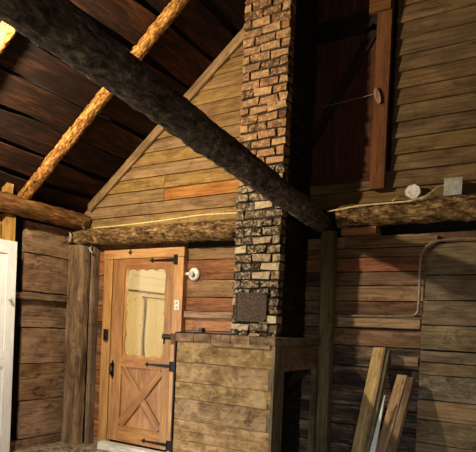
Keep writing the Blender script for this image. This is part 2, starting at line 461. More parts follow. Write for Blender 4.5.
# roof: sheathing boards with gaps and live edges, dark decking over them
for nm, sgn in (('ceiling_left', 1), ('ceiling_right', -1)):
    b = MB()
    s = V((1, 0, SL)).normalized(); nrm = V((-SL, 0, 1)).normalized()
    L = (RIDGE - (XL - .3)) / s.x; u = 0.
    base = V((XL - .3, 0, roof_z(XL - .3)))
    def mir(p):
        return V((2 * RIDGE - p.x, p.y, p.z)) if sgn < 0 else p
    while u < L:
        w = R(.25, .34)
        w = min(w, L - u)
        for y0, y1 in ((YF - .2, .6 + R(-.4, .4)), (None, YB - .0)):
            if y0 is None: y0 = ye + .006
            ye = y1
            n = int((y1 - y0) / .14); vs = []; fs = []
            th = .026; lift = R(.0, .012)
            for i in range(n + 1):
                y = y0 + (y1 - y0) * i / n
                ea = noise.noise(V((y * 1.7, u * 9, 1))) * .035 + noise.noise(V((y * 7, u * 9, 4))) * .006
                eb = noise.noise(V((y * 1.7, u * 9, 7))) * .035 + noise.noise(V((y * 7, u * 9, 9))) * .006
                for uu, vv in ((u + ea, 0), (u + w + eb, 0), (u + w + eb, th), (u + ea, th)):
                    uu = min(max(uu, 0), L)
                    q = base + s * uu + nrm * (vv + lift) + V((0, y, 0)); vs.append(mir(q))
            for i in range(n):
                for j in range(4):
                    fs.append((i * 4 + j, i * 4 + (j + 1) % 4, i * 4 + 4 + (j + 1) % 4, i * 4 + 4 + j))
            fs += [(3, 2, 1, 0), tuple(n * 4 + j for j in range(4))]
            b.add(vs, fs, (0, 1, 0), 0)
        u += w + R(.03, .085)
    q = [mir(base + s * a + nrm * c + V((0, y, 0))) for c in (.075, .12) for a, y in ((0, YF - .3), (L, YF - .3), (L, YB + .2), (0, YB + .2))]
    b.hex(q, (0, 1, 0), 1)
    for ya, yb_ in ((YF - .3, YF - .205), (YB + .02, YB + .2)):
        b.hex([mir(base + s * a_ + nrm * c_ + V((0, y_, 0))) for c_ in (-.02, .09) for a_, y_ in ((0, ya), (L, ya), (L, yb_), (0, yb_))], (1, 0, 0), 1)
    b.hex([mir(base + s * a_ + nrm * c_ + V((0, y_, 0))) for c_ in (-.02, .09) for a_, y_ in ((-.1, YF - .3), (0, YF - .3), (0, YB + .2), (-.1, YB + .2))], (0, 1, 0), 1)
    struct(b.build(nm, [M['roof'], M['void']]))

# right wall and rear wall
b = MB(); b.box(XR, XR + .12, YF, YB, 0, roof_z(XR) + .05, along=(0, 1, 0)); struct(b.build('wall_right', M['redd']))
b = MB()
PX0, PX1, PZ = .4, 2.2, 2.2                        # unseen opening added behind the camera to let in fill daylight
for x0, x1, z0, z1 in ((XL, PX0, 0, 2.6), (PX1, XR, 0, 2.6), (PX0, PX1, PZ, 2.6)): b.box(x0, x1, YF - .12, YF, z0, z1, along=(1, 0, 0))
b.prism(poly, YF - .12, YF, along=(1, 0, 0))
struct(b.build('wall_rear', M['redd']))

# ------------------------------------------------------------------ room beyond the door
b = MB(); b.box(-5.7, -5.6, YB + .16, 8.3, .1, 2.45, along=(0, 1, 0)); struct(b.build('wall_far_left', M['paper']))
b = MB(); b.box(-5.6, -2.1, 8.2, 8.3, .1, 2.45, along=(1, 0, 0)); struct(b.build('wall_far_back', M['paper']))
b = MB(); b.box(-2.2, -2.1, YB + .2, 8.2, .1, 2.45, along=(0, 1, 0)); struct(b.build('wall_far_right', M['paper']))
b = MB(); b.box(-5.7, -2.1, YB + .16, 8.3, 2.45, 2.55, along=(1, 0, 0)); struct(b.build('ceiling_far', M['cornice']))
b = MB(); b.box(-5.7, -2.1, YB + .2, 8.3, 0, .1, along=(1, 0, 0)); struct(b.build('floor_far', M['doorw']))
b = MB()
for z0, z1, d in ((2.33, 2.45, .12), (2.2, 2.33, .07), (2.1, 2.2, .04), (1.99, 2.1, .02)):
    b.box(-5.6, -5.6 + d, YB + .16, 8.2, z0, z1, along=(0, 1, 0))
struct(b.build('trim_2', M['cornice']))
b = MB(); b.box(-5.6, -5.575, YB + .16, 8.2, 1.955, 1.985, along=(0, 1, 0)); struct(b.build('trim_3', M['picrail']))
t = thing('curtain', 'gathered cream curtain seen through the glass of the wooden door', 'curtain', (-5.56, 6.8, .5))
vs = []; fs = []; ny, nz = 60, 14
for i in range(ny + 1):
    for j in range(nz + 1):
        y = 6.38 + .95 * i / ny; zz = .6 + 1.27 * j / nz
        vs.append((-5.53 + .022 * math.sin(i * 1.15 + .3 * math.sin(j * .5)) + .008 * math.sin(i * .37), y + .015 * math.sin(j * .7 + i * .2), zz + .012 * math.cos(i * 1.15)))
for i in range(ny):
    for j in range(nz):
        a = i * (nz + 1) + j; fs.append((a, a + nz + 1, a + nz + 2, a + 1))
b = MB(); b.add(vs, fs, (0, 0, 1), smooth=True); o = b.build('drape', M['curtain'], t)
sd = o.modifiers.new('t', 'SOLIDIFY'); sd.thickness = .004
b = MB(); b.tube([(-5.54, 6.3, 1.885), (-5.54, 7.4, 1.885)], .012); b.build('curtain_rod', M['picrail'], t)

# ------------------------------------------------------------------ the door
t = bpy.data.objects.new('door_1', None); COL.objects.link(t); t.location = (-4.01, 4.56, .105); struct(t)
Y0, Y1 = 4.545, 4.59
b = MB()
b.box(DX0, -4.28, Y0, Y1, DZ0, DZ1); b.box(-3.68, DX1, Y0, Y1, DZ0, DZ1)
b.box(-4.28, -3.68, Y0, Y1, 2.09, DZ1); b.box(-4.28, -3.68, Y0, Y1, .965, 1.07); b.box(-4.28, -3.68, Y0, Y1, DZ0, .285)
b.build('door_frame', M['doorw'], t)
b = MB(); b.box(-4.29, -3.67, Y0 + .02, Y1 - .008, .28, .97, along=(0, 0, 1)); b.build('lower_panel', M['doorw'], t)
for (xa, za), (xb, zb) in (((-4.27, .955), (-3.7, .3)), ((-3.7, .955), (-4.27, .3))):
    b = MB(); d = V((xb - xa, 0, zb - za)).normalized(); w = V((-d.z, 0, d.x)) * .105
    off = .0 if xa < xb else .004
    b.beam((xa, Y0 + .012 - off, za), (xb, Y0 + .012 - off, zb), w, (0, .018, 0)); b.build('cross_brace', M['doorw'], t)
# scalloped surround of the pane
import bmesh
bm = bmesh.new()
gx0, gx1, gz0, gz1 = -4.24, -3.705, 1.115, 2.06
def scallop():
    pts = []
    def side(p, q, nrm, n):
        for i in range(n * 8):
            t_ = i / (n * 8); e = abs(math.sin(t_ * n * math.pi)) ** .8 * .022
            pts.append((p[0] + (q[0] - p[0]) * t_ + nrm[0] * e, p[1] + (q[1] - p[1]) * t_ + nrm[1] * e))
    side((gx0, gz0), (gx1, gz0), (0, -1), 4); side((gx1, gz0), (gx1, gz1), (1, 0), 4)
    side((gx1, gz1), (gx0, gz1), (0, 1), 4); side((gx0, gz1), (gx0, gz0), (-1, 0), 4)
    return pts
inner = scallop()
outer = [(-4.29, 1.06), (-3.67, 1.06), (-3.67, 2.1), (-4.29, 2.1)]
ed = []
for loop in (inner, outer):
    vv = [bm.verts.new((x, Y0 + .012, z)) for x, z in loop]
    ed += [bm.edges.new((vv[i], vv[(i + 1) % len(vv)])) for i in range(len(vv))]
bmesh.ops.triangle_fill(bm, edges=ed, use_beauty=True)
bm.verts.ensure_lookup_table(); bm.faces.ensure_lookup_table()
vs = [tuple(v.co) for v in bm.verts]; n = len(vs)
fs = []
for f in bm.faces:
    idx = [v.index for v in f.verts]
    if f.normal.y > 0: idx = idx[::-1]
    fs.append(tuple(idx))
vs2 = [(x, y + .018, z) for x, y, z in vs]
fs2 = [tuple(i + n for i in f[::-1]) for f in fs]
k = len(inner)
fs3 = [((i + 1) % k, i, i + n, (i + 1) % k + n) for i in range(k)]
bm.free()
b = MB(); b.add(vs + vs2, fs + fs2 + fs3, (0, 0, 1)); b.build('scalloped_surround', M['doorl'], t)
b = MB(); b.box(-4.28, -3.68, Y1 - .012, Y1 - .006, 1.07, 2.09, along=(0, 0, 1)); b.build('pane', M['glass'], t)
# strap hinges
for zz, xt in ((2.172, -3.91), (1.018, -3.925), (.162, -3.93)):
    b = MB()
    b.box(-3.555, -3.515, Y0 - .016, Y0 + .0, zz - .055, zz + .055)
    b.prism([(-3.555, zz - .02), (-3.555, zz + .02), (xt + .05, zz + .008), (xt + .045, zz + .026), (xt, zz), (xt + .045, zz - .026), (xt + .05, zz - .008)][::-1], Y0 - .01, Y0, along=(1, 0, 0))
    b.tube([(-3.56, Y0 - .012, zz - .05), (-3.56, Y0 - .012, zz + .05)], .01)
    b.build('strap_hinge', M['iron'], t)
b = MB()
b.prism([(-4.415, 1.03), (-4.43, .98), (-4.418, .93), (-4.43, .86), (-4.405, .81), (-4.385, .86), (-4.395, .93), (-4.385, .98)], Y0 - .01, Y0)
b.tube([(-4.405, Y0 - .01, 1.0), (-4.405, Y0 - .045, .98), (-4.4, Y0 - .055, .93), (-4.4, Y0 - .045, .87), (-4.405, Y0 - .01, .85)], [.007, .009, .011, .009, .007])
b.build('thumb_latch', M['iron'], t)

b = MB()
b.box(-4.595, DX0 - .008, 4.535, YB, .0, 2.2); b.box(DX1 + .008, -3.435, 4.535, YB, .0, 2.2)
b.box(-4.6, -3.43, 4.53, YB, 2.205, 2.305)
struct(b.build('trim_4', M['doorl']))
b = MB(); b.box(-4.5, -3.56, 4.44, 4.535, .0, .085, jit=.004, n=6)
struct(b.build('trim_5', M['dirty']))

t = thing('doorbell', 'small black doorbell box on the left casing of the wooden door', 'doorbell', (-4.52, 4.535, 1.32))
b = MB(); b.beam((-4.52, 4.522, 1.253), (-4.52, 4.522, 1.386), (.066, 0, 0), (0, .026, 0), bev=.008); b.build('housing', M['plastic'], t)
b = MB(); b.tube([(-4.52, 4.509, 1.29), (-4.52, 4.503, 1.29)], .014, 12); b.build('button', M['iron'], t)
t = thing('light_switch', 'small ivory switch plate on the right casing of the wooden door', 'switch', (-3.497, 4.535, 1.68))
b = MB(); b.beam((-3.497, 4.529, 1.63), (-3.497, 4.529, 1.736), (.068, 0, 0), (0, .012, 0), bev=.004); b.build('cover_plate', M['plate'], t)
for zz in (1.66, 1.705):
    b = MB(); b.box(-3.506, -3.488, 4.512, 4.523, zz - .011, zz + .011); b.build('toggle', M['zinc'], t)
t = thing('lamp_holder', 'round white ceramic lamp holder on the boards right of the wooden door', 'lamp holder', (-3.326, 4.59, 2.016))
b = MB(); b.tube([(-3.326, 4.592, 2.016), (-3.326, 4.575, 2.016), (-3.326, 4.56, 2.016), (-3.326, 4.553, 2.016)], [.068, .068, .055, .03], 24); b.build('base', M['ceram'], t)
b = MB(); b.tube([(-3.326, 4.553, 2.016), (-3.326, 4.525, 2.016)], [.03, .027], 16); b.build('socket', M['zinc'], t)
b = MB(); b.tube([(-3.39, 4.585, 2.02), (-3.44, 4.588, 2.02)], .018, 10); b.build('cable_entry', M['ceram'], t)
b = MB(); b.tube([(-4.183, 4.59, 2.345), (-4.183, 4.53, 2.345), (-4.183, 4.515, 2.32), (-4.183, 4.52, 2.29), (-4.16, 4.515, 2.265), (-4.183, 4.515, 2.25), (-4.205, 4.515, 2.265), (-4.19, 4.52, 2.285)], .006)
tag(b.build('wall_hook', M['iron']), 'black iron hook above the wooden door', 'hook')

# ------------------------------------------------------------------ timbers
b = MB(); b.log((-5.09, 4.49, 2.462), (-2.50, 4.49, 2.44), .095, .098, n=110, k=20, amp=.14, bend=.012, freq=13)
tag(b.build('log_beam', M['bark2']), 'rough horizontal log along the back wall above the wooden door, left of the chimney', 'beam')
b = MB(); b.log((-1.69, 4.48, 2.48), (XR - .02, 4.49, 2.515), .1, .11, n=200, k=20, amp=.14, bend=.012, freq=13)
tag(b.build('log_beam', M['bark2']), 'rough horizontal log under the junction boxes, right of the dark post', 'beam')
b = MB(); b.log((-4.98, YF + .05, 2.665), (-4.98, 4.58, 2.66), .108, .102, n=200, k=20, amp=.12, bend=.012, freq=9)
tag(b.build('plate_log', M['plog']), 'rough log along the top of the left wall carrying the rafter feet', 'beam')
b = MB(); dX = -.115
def tie(y): return (-1.887 + dX * (y - 4.6) , y, 2.455)
b.log(tie(4.565), tie(YF + .02), .09, .074, n=260, k=36, amp=.1, bend=.006, freq=14)
tag(b.build('tie_beam', M['tie']), 'thick dark round log crossing overhead from upper left to the chimney side post', 'beam')
for yy, lab, sd in ((3.67, 'full length rough pole rafter rising from the left wall log behind the dark overhead beam', 4), (2.575, 'short bright end of a pole rafter in the top left corner of the photo', 9)):
    random.seed(sd)
    nr = V((-SL, 0, 1)).normalized()
    p0 = V((-5.03, yy, roof_z(-5.03))) - nr * .062; p1 = V((RIDGE - .05, yy + .03, roof_z(RIDGE - .05))) - nr * .062
    b = MB(); b.log(p0, p1, .06, .052, n=240, k=20, amp=.2, bend=.012, freq=22)
    tag(b.build('rafter', M['bark']), lab, 'rafter', 'pole rafters under the roof boards')
random.seed(21)
b = MB(); b.beam((-4.935, 4.455, 0), (-4.935, 4.455, 2.36), (.262, 0, 0), (0, .16, 0), n=18, jit=.007, bev=.035)
tag(b.build('corner_post', M['hewn']), 'thick hewn corner post between the left wall and the wooden door', 'post')
b = MB(); b.beam((-4.755, 4.55, 0), (-4.765, 4.55, 2.36), (.055, 0, 0), (0, .09, 0), n=8, jit=.003)
tag(b.build('corner_strip', M['hewn']), 'narrow upright strip beside the thick corner post', 'strip')
b = MB(); b.beam((-1.748, 4.47, 0), (-1.775, 4.47, 2.355), (.115, 0, 0), (0, .12, 0), n=10, jit=.004, bev=.012)
tag(b.build('chimney_post', M['dpost']), 'dark upright post under the overhead log, right of the chimney', 'post')
b = MB(); b.beam((-5.04, 3.552, 0), (-5.04, 3.552, 2.555), (.1, 0, 0), (0, .108, 0), n=6, jit=.003)
tag(b.build('wall_stud', M['yel']), 'pale yellow upright stud behind the white door, under the left wall log', 'stud')
b = MB(); b.beam((-5.06, 3.42, 0), (-5.06, 3.42, 2.47), (.06, 0, 0), (0, .1, 0), n=6, jit=.003)
tag(b.build('wall_stud', M['yel']), 'yellow stud at the left photo edge, cut short below the wall log', 'stud')
b = MB(); b.beam((-4.98, 3.49, 2.772), (-4.98, 3.50, 2.88), (.07, 0, 0), (0, .08, 0), n=3, jit=.003)
tag(b.build('wood_block', M['yel']), 'small pale wood block standing on the left wall log beside the rafter foot', 'block')
b = MB(); b.beam((-5.08 + .012, 3.66, 1.718), (-5.07 + .012, 4.375, 1.722), (0, 0, .062), (.045, 0, 0), n=8, jit=.003)
tag(b.build('wall_slat', M['hewn']), 'horizontal slat nailed across the left wall boards', 'slat')
# metal bits at the corner
b = MB(); b.tube([(-5.05, 4.38, 2.52), (-5.0, 4.36, 2.50), (-4.98, 4.355, 2.45), (-5.0, 4.355, 2.41), (-5.03, 4.36, 2.43)], .012)
tag(b.build('cable_clamp', M['zinc']), 'small grey metal clamp at the top of the corner post', 'clamp')
b = MB(); b.tube([(-4.77, 4.49, 2.36), (-4.75, 4.44, 2.33), (-4.72, 4.43, 2.29), (-4.70, 4.44, 2.27)], [.008, .014, .012, .006])
tag(b.build('metal_hook', M['zinc']), 'short shiny metal hook under the log, right of the corner post', 'hook')
b = MB(); b.tube([(-4.86, 4.45, 2.66), (-4.85, 4.40, 2.60), (-4.80, 4.39, 2.54)], .006)
tag(b.build('wire_tie', M['steel']), 'bent wire hanging from the end of the left wall log', 'wire')

# ------------------------------------------------------------------ chimney
t = thing('chimney', 'tall worn brick chimney rising from the wooden enclosure to the roof', 'chimney', (-2.255, 4.3, 0))
CX0, CX1, CY0, CY1 = -2.485, -2.02, 4.0, 4.57
b = MB(); random.seed(5)
ch = .0755
def taper(z): return 0.
def brickbox(x0, x1, y0, y1, z0, z1, mi, rd):
    j = lambda: R(-.009, .009)
    q = [(x0 + j(), y0 + j(), z0 + j()), (x1 + j(), y0 + j(), z0 + j()), (x1, y1, z0 + j()), (x0, y1, z0 + j()),
         (x0 + j(), y0 + j(), z1 + j()), (x1 + j(), y0 + j(), z1 + j()), (x1, y1, z1 + j()), (x0, y1, z1 + j())]
    b.hex(q, (1, 0, 0), mi, rd)
zc = 0.; i = 0
CT = 4.70
g = .017
while zc < CT - .02:
    z1 = min(zc + ch, CT); mi = 1 if zc < 2.75 + R(-.25, .25) else 0
    def rdv(): return min(1, max(0, random.gauss(.5, .28)))
    hole = 1.535 < (zc + z1) / 2 < 1.765
    # front face, alternating bond
    bl = [.2, .2, .095] if i % 2 else [.095, .2, .2]
    if i % 6 == 4: bl = [.13, .2, .14]
    s = sum(bl); x = CX0
    for w in bl:
        w = w / s * (CX1 - CX0)
        c = x + w / 2
        if not (hole and -2.40 < c < -2.16):
            pr = R(-.006, .006)
            brickbox(x + g / 2, x + w - g / 2, CY0 + pr, CY0 + .1, zc + g / 2, z1 - g / 2, mi, rdv())
        x += w
    # right and left flanks
    for xa, xb in ((CX1 - .1, CX1), (CX0, CX0 + .1)):
        ys = CY0 + (.1 if i % 2 else .2); 
        y = CY0 + .1
        while y < CY1 - .02:
            yy = min(y + (.2 if not (y == CY0 + .1 and i % 2) else .1), CY1)
            pr = R(-.005, .005)
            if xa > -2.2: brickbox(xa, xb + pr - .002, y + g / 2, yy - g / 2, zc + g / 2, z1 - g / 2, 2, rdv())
            else: brickbox(xa + pr + .002, xb, y + g / 2, yy - g / 2, zc + g / 2, z1 - g / 2, mi, rdv())
            y = yy
    zc = z1; i += 1
b.build('brickwork', [M['brick_up'], M['brick_low'], M['brick_right']], t)
b = MB(); b.box(CX0 + .012, CX1 - .012, CY0 + .014, CY1 - .005, 0, CT, along=(0, 0, 1)); b.build('mortar_core', M['mortar'], t)
b = MB()
b.beam((-2.425, 3.996, 1.65), (-2.135, 3.996, 1.65), (0, 0, .235), (0, .02, 0), bev=.004)
b.box(-2.435, -2.125, 3.982, 3.99, 1.755, 1.775); b.box(-2.435, -2.125, 3.982, 3.99, 1.525, 1.543)
b.box(-2.437, -2.42, 3.982, 3.99, 1.525, 1.775); b.box(-2.14, -2.123, 3.982, 3.99, 1.525, 1.775)
o = b.build('cleanout_door', M['rust'], t); o['label'] = 'rusty iron cleanout plate low on the chimney'
# ------------------------------------------------------------------ enclosure round its foot
BX0, BX1, BY0, BY1, BZ = -2.712, -1.785, 3.52, 4.395, 1.405
t = thing('wood_enclosure', 'chest high mildewed board enclosure around the foot of the brick chimney', 'enclosure', (-2.25, 3.9, 0))
b = MB(); random.seed(8)
zs = [0, .17, .35, .52, .69, .863, 1.0, 1.165, 1.34]
for z0, z1 in zip(zs[:-1], zs[1:]):
    b.beam((BX0 + .012, BY0 + .014, (z0 + z1) / 2), (BX1 - .02, BY0 + .014, (z0 + z1) / 2), (0, 0, z1 - z0 - .004), (0, .028, 0), n=8, jit=.0015)
o = b.build('front_panel', M['crate'], t)
b = MB()
x = BX0
for k_ in range(100):
    w = R(.15, .22); w = min(w, BX1 - x)
    if BX1 - x - w < .05: w = BX1 - x
    b.beam((x + .002, BY0 + .045, 1.372), (x + w - .002, BY0 + .045, 1.372), (0, .105, 0), (0, 0, .062), n=2, jit=.003)
    x += w
    if x > BX1 - .01: break
b.build('rim', M['rim'], t)
b = MB(); b.box(BX0 + .35, BX1 - .04, BY0 - .012, BY0, 1.315, 1.34); b.build('rim_fillet', M['crate'], t)
# top slabs round the chimney
b = MB()
for x0, x1, y0, y1 in ((BX0 + .03, CX0 - .006, BY0 + .1, BY1), (CX1 + .006, BX1 - .02, BY0 + .1, BY1), (CX0 - .006, CX1 + .006, BY0 + .1, CY0 - .012)):
    b.box(x0, x1, y0, y1, 1.372, 1.4, along=(1, 0, 0), jit=.001)
b.build('top_boards', M['dpost'], t)
b = MB(); b.box(BX0, BX0 + .028, BY0 + .03, BY1, 0, 1.34, along=(0, 1, 0)); b.build('left_side', M['crate'], t)
b = MB(); b.box(BX1 - .05, BX1, BY0 + .0, 3.69, 0, 1.34, along=(0, 0, 1)); b.build('corner_upright', M['dpost'], t)
b = MB(); b.box(BX1 - .03, BX1, BY0 + .1, BY1, 1.34, 1.403, along=(0, 1, 0)); b.build('side_rail', M['dpost'], t)
b = MB(); b.box(BX1 - .045, BX1 - .015, 3.69, BY1, 1.14, 1.335, along=(0, 1, 0)); b.build('side_board', M['redd'], t)
b = MB(); b.box(BX1 - .05, BX1 - .002, 4.33, BY1, 0, 1.138, along=(0, 0, 1)); b.build('rear_upright', M['dpost'], t)
b = MB()
b.box(BX0 - .01, BX0 + .012, BY0 - .006, BY0 + .1, 1.33, 1.412); b.box(BX0 - .01, BX0 + .004, BY0 - .008, BY0 + .03, .0, 1.33)
b.box(BX0 - .008, BX0 + .5, BY0 + .1, BY0 + .115, 1.395, 1.415)
b.build('edge_strap', M['iron'], t)
b = MB(); b.beam((-2.13, 4.25, .86), (-1.87, 4.25, 1.13), V((.05, 0, -.05)), (0, .03, 0))
b.build('inner_brace', M['brace'], t)
# pipe stub through a red block on the enclosure's left side
t = thing('pipe_stub', 'black pipe stub through a red brown block on the left edge of the enclosure', 'pipe', (-2.8, 3.62, 1.29))
b = MB(); b.box(-2.80, -2.722, 3.56, 3.66, 1.30, 1.395); b.build('block', M['redpost'], t)
b = MB(); b.tube([(-2.80, 3.61, 1.362), (-2.92, 3.61, 1.362)], .024, 14); b.tube([(-2.91, 3.61, 1.34), (-2.915, 3.61, 1.30)], .008, 8); b.build('pipe', M['iron'], t)
# bits on top
def lump(name, c, r, mat, label, cat, grp=None, sq=(1, 1, .7), fq=14, amp=.35):
    off = V((R(0, 90), R(0, 90), R(0, 90))); bb = MB(); vs = []; fs = []; nu, nv = 12, 8
    for i_ in range(nv + 1):
        ph = math.pi * i_ / nv
        for j_ in range(nu):
            th = 6.28318 * j_ / nu
            d_ = V((math.sin(ph) * math.cos(th), math.sin(ph) * math.sin(th), math.cos(ph)))
            m_ = max(abs(d_.x), abs(d_.y), abs(d_.z)) ** .6
            rr = r / m_ * .8 * (1 + amp * noise.noise(off + d_ * 2.2))
            vs.append(V(c) + V((d_.x * sq[0], d_.y * sq[1], d_.z * sq[2])) * rr)
    for i_ in range(nv):
        for j_ in range(nu):
            fs.append((i_ * nu + j_, (i_ + 1) * nu + j_, (i_ + 1) * nu + (j_ + 1) % nu, i_ * nu + (j_ + 1) % nu))
    zmin = min(v.z for v in vs); dzz = c[2] - zmin
    vs = [v + V((0, 0, dzz)) for v in vs]
    bb.add(vs, fs, (1, 0, 0)); return tag(bb.build(name, mat), label, cat, grp)
random.seed(3)
lump('brick_fragment', (-2.40, 3.93, 1.402), .045, M['brick_low'], 'dark brick lump below the left corner of the rusty plate', 'rubble', 'brick rubble below the rusty plate')
lump('brick_fragment', (-2.30, 3.935, 1.402), .04, M['brick_low'], 'dark brick lump below the middle of the rusty plate', 'rubble', 'brick rubble below the rusty plate')
lump('brick_fragment', (-2.20, 3.94, 1.402), .042, M['brick_low'], 'dark brick lump below the right corner of the rusty plate', 'rubble', 'brick rubble below the rusty plate')
b = MB(); b.beam((-2.2, 3.86, 1.412), (-2.10, 3.85, 1.414), (0, .03, 0), (0, 0, .02), n=3, jit=.003)
tag(b.build('wood_chip', M['yel']), 'pale wood chip lying on the enclosure before the chimney', 'chip')
b = MB(); b.beam((-2.615, 3.75, 1.402), (-2.615, 3.75, 1.45), (.05, 0, 0), (0, .05, 0), bev=.008)
tag(b.build('black_tin', M['plastic']), 'small black tin standing on the left end of the enclosure top', 'tin')

# ------------------------------------------------------------------ loft door, its track and the fittings of the right wall
t = bpy.data.objects.new('door_2', None); COL.objects.link(t); t.location = (-1.75, 4.6, 2.81); struct(t)
b = MB(); random.seed(14)
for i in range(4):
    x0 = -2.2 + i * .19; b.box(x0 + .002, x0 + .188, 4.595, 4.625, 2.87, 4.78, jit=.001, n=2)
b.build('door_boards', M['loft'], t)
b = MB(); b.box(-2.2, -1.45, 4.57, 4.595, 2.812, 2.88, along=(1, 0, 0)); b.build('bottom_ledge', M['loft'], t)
b = MB(); d = V((-1.50 + 2.06, 0, 4.04 - 3.10)).normalized()
b.beam((-2.06, 4.585, 3.19), (-1.47, 4.585, 4.17), V((-d.z, 0, d.x)) * .09, (0, .02, 0)); b.build('diagonal_brace', M['brace'], t)
b = MB(); b.box(-2.1, -1.46, 4.575, 4.595, 4.13, 4.32, along=(1, 0, 0)); b.build('upper_ledge', M['brace'], t)
b = MB(); b.tube([(-1.95, 4.57, 3.535), (-1.7, 4.565, 3.545), (-1.46, 4.565, 3.56)], .004); b.build('pull_wire', M['steel'], t)
t = thing('door_track', 'tall red brown upright board with a turn button beside the loft door', 'board', (-1.38, 4.54, 2.715))
b = MB(); b.beam((-1.383, 4.535, 2.715), (-1.383, 4.535, 4.9), (.125, 0, 0), (0, .06, 0), n=6, jit=.001); b.build('upright', M['redpost'], t)
b = MB(); b.box(-1.51, -1.325, 4.47, 4.505, 4.225, 4.40, along=(1, 0, 0)); b.build('top_block', M['redpost'], t)
b = MB()
pl = []
for i in range(20):
    th = 6.28318 * i / 20; x = .024 * math.cos(th); zz = .075 * math.sin(th); a = .28
    pl.append((-1.407 + x * math.cos(a) - zz * -math.sin(a) * -1 * -1, 3.505 + zz * math.cos(a) - x * math.sin(a) * -1))
pl = [(-1.407 + .024 * math.cos(6.28318 * i / 20) * math.cos(.3) + .075 * math.sin(6.28318 * i / 20) * -math.sin(.3),
       3.505 + .024 * math.cos(6.28318 * i / 20) * math.sin(.3) + .075 * math.sin(6.28318 * i / 20) * math.cos(.3)) for i in range(20)]
b.prism(pl, 4.478, 4.505); o = b.build('turn_button', M['rail'], t); o['label'] = 'pale oval wooden turn button'
b = MB(); b.box(-1.655, -1.35, 4.43, 4.595, 2.318, 2.376, along=(1, 0, 0))
tag(b.build('packing_board', M['orange']), 'short bright orange board tucked under the log right of the dark post', 'board')
def strip(x0, x1, z0, z1, y0, mat, lab):
    b = MB(); b.beam((x0, (y0 + 4.597) / 2, (z0 + z1) / 2), (x1, (y0 + 4.597) / 2, (z0 + z1) / 2), (0, 0, z1 - z0), (0, 4.597 - y0, 0), n=7, jit=.002)
    tag(b.build('wall_strip', mat), lab, 'strip', 'strips nailed on the right of the back wall')
strip(-1.69, -.978, 1.525, 1.60, 4.555, M['rail'], 'long worn strip nailed across the red boards under the conduit')
strip(-1.2, -.978, 1.212, 1.285, 4.558, M['rail'], 'short strip below the long one, at the edge of the wide olive boards')
strip(-1.66, -.87, 2.235, 2.298, 4.55, M['grey'], 'greyed strip under the log, above the conduit bend')
b = MB(); b.beam((-3.42, 4.575, 1.588), (-2.5, 4.575, 1.588), (0, 0, .062), (0, .045, 0), n=7, jit=.002)
tag(b.build('wall_strip', M['rail']), 'strip nailed on the boards between the wooden door and the chimney', 'strip')
# octagonal and square boxes with cables
t = thing('junction_box', 'white octagonal junction box on the siding above the log', 'junction box', (-1.075, 4.57, 2.64))
b = MB(); pl = [(-1.075 + .062 * math.cos(6.28318 * (i + .5) / 8 + .2), 2.655 + .062 * math.sin(6.28318 * (i + .5) / 8 + .2)) for i in range(8)]
b.prism(pl, 4.505, 4.572); b.build('box', M['octm'], t)
b = MB(); pl = [(-1.075 + .064 * math.cos(6.28318 * (i + .5) / 8 + .2), 2.655 + .064 * math.sin(6.28318 * (i + .5) / 8 + .2)) for i in range(8)]
b.prism(pl, 4.497, 4.505); b.build('lid', M['octm'], t)
for dx in (-.03, .03):
    b = MB(); b.tube([(-1.075 + dx, 4.497, 2.655), (-1.075 + dx, 4.493, 2.655)], .006, 8); b.build('screw', M['zinc'], t)
t = thing('junction_box', 'square grey metal junction box at the right end of the log', 'junction box', (-.76, 4.57, 2.58))
b = MB(); b.beam((-.755, 4.515, 2.592), (-.755, 4.515, 2.722), (.128, 0, 0), (0, .11, 0), bev=.004); b.build('box', M['zinc'], t)
b = MB(); b.box(-.823, -.687, 4.453, 4.459, 2.588, 2.726); b.build('lid', M['zinc'], t)
for zz in (2.62, 2.69):
    b = MB(); b.tube([(-.69, 4.50, zz), (-.676, 4.50, zz)], .014, 10); b.build('knockout', M['steel'], t)
def cable(pts, r, lab, mat, nm='cable', cat='cable', grp=None):
    P = [V(p) for p in pts]; out = []
    for i in range(len(P) - 1):
        a, q, c, d = P[max(i - 1, 0)], P[i], P[i + 1], P[min(i + 2, len(P) - 1)]
        for s_ in range(6):
            u = s_ / 6
            out.append(.5 * ((2 * q) + (c - a) * u + (2 * a - 5 * q + 4 * c - d) * u * u + (3 * q - a - 3 * c + d) * u ** 3))
    out.append(P[-1]); b = MB(); b.tube(out, r, 8); return tag(b.build(nm, mat), lab, cat, grp)
cable([(-4.70, 4.44, 2.560), (-4.3, 4.44, 2.565), (-3.9, 4.435, 2.572), (-3.5, 4.43, 2.585), (-3.15, 4.43, 2.60), (-2.80, 4.43, 2.592), (-2.55, 4.45, 2.585)], .008, 'pale yellow cable along the log above the wooden door', M['cable'])
cable([(-1.76, 4.36, 2.515), (-1.657, 4.362, 2.526), (-1.48, 4.362, 2.542), (-1.31, 4.362, 2.545), (-1.1, 4.362, 2.546), (-1.034, 4.362, 2.552), (-.957, 4.375, 2.575), (-.905, 4.42, 2.62), (-.872, 4.44, 2.655), (-.822, 4.47, 2.675)], .0065, 'ivory cable along the log to the upper side of the square box', M['cable'])
cable([(-.975, 4.352, 2.552), (-.955, 4.355, 2.56), (-.899, 4.395, 2.59), (-.822, 4.47, 2.606)], .006, 'short ivory cable entering the square box near its bottom', M['cable'])
cable([(-1.2, 4.352, 2.556), (-1.175, 4.36, 2.578), (-1.155, 4.40, 2.60), (-1.138, 4.50, 2.63)], .006, 'short ivory cable entering the octagonal box', M['cable'])
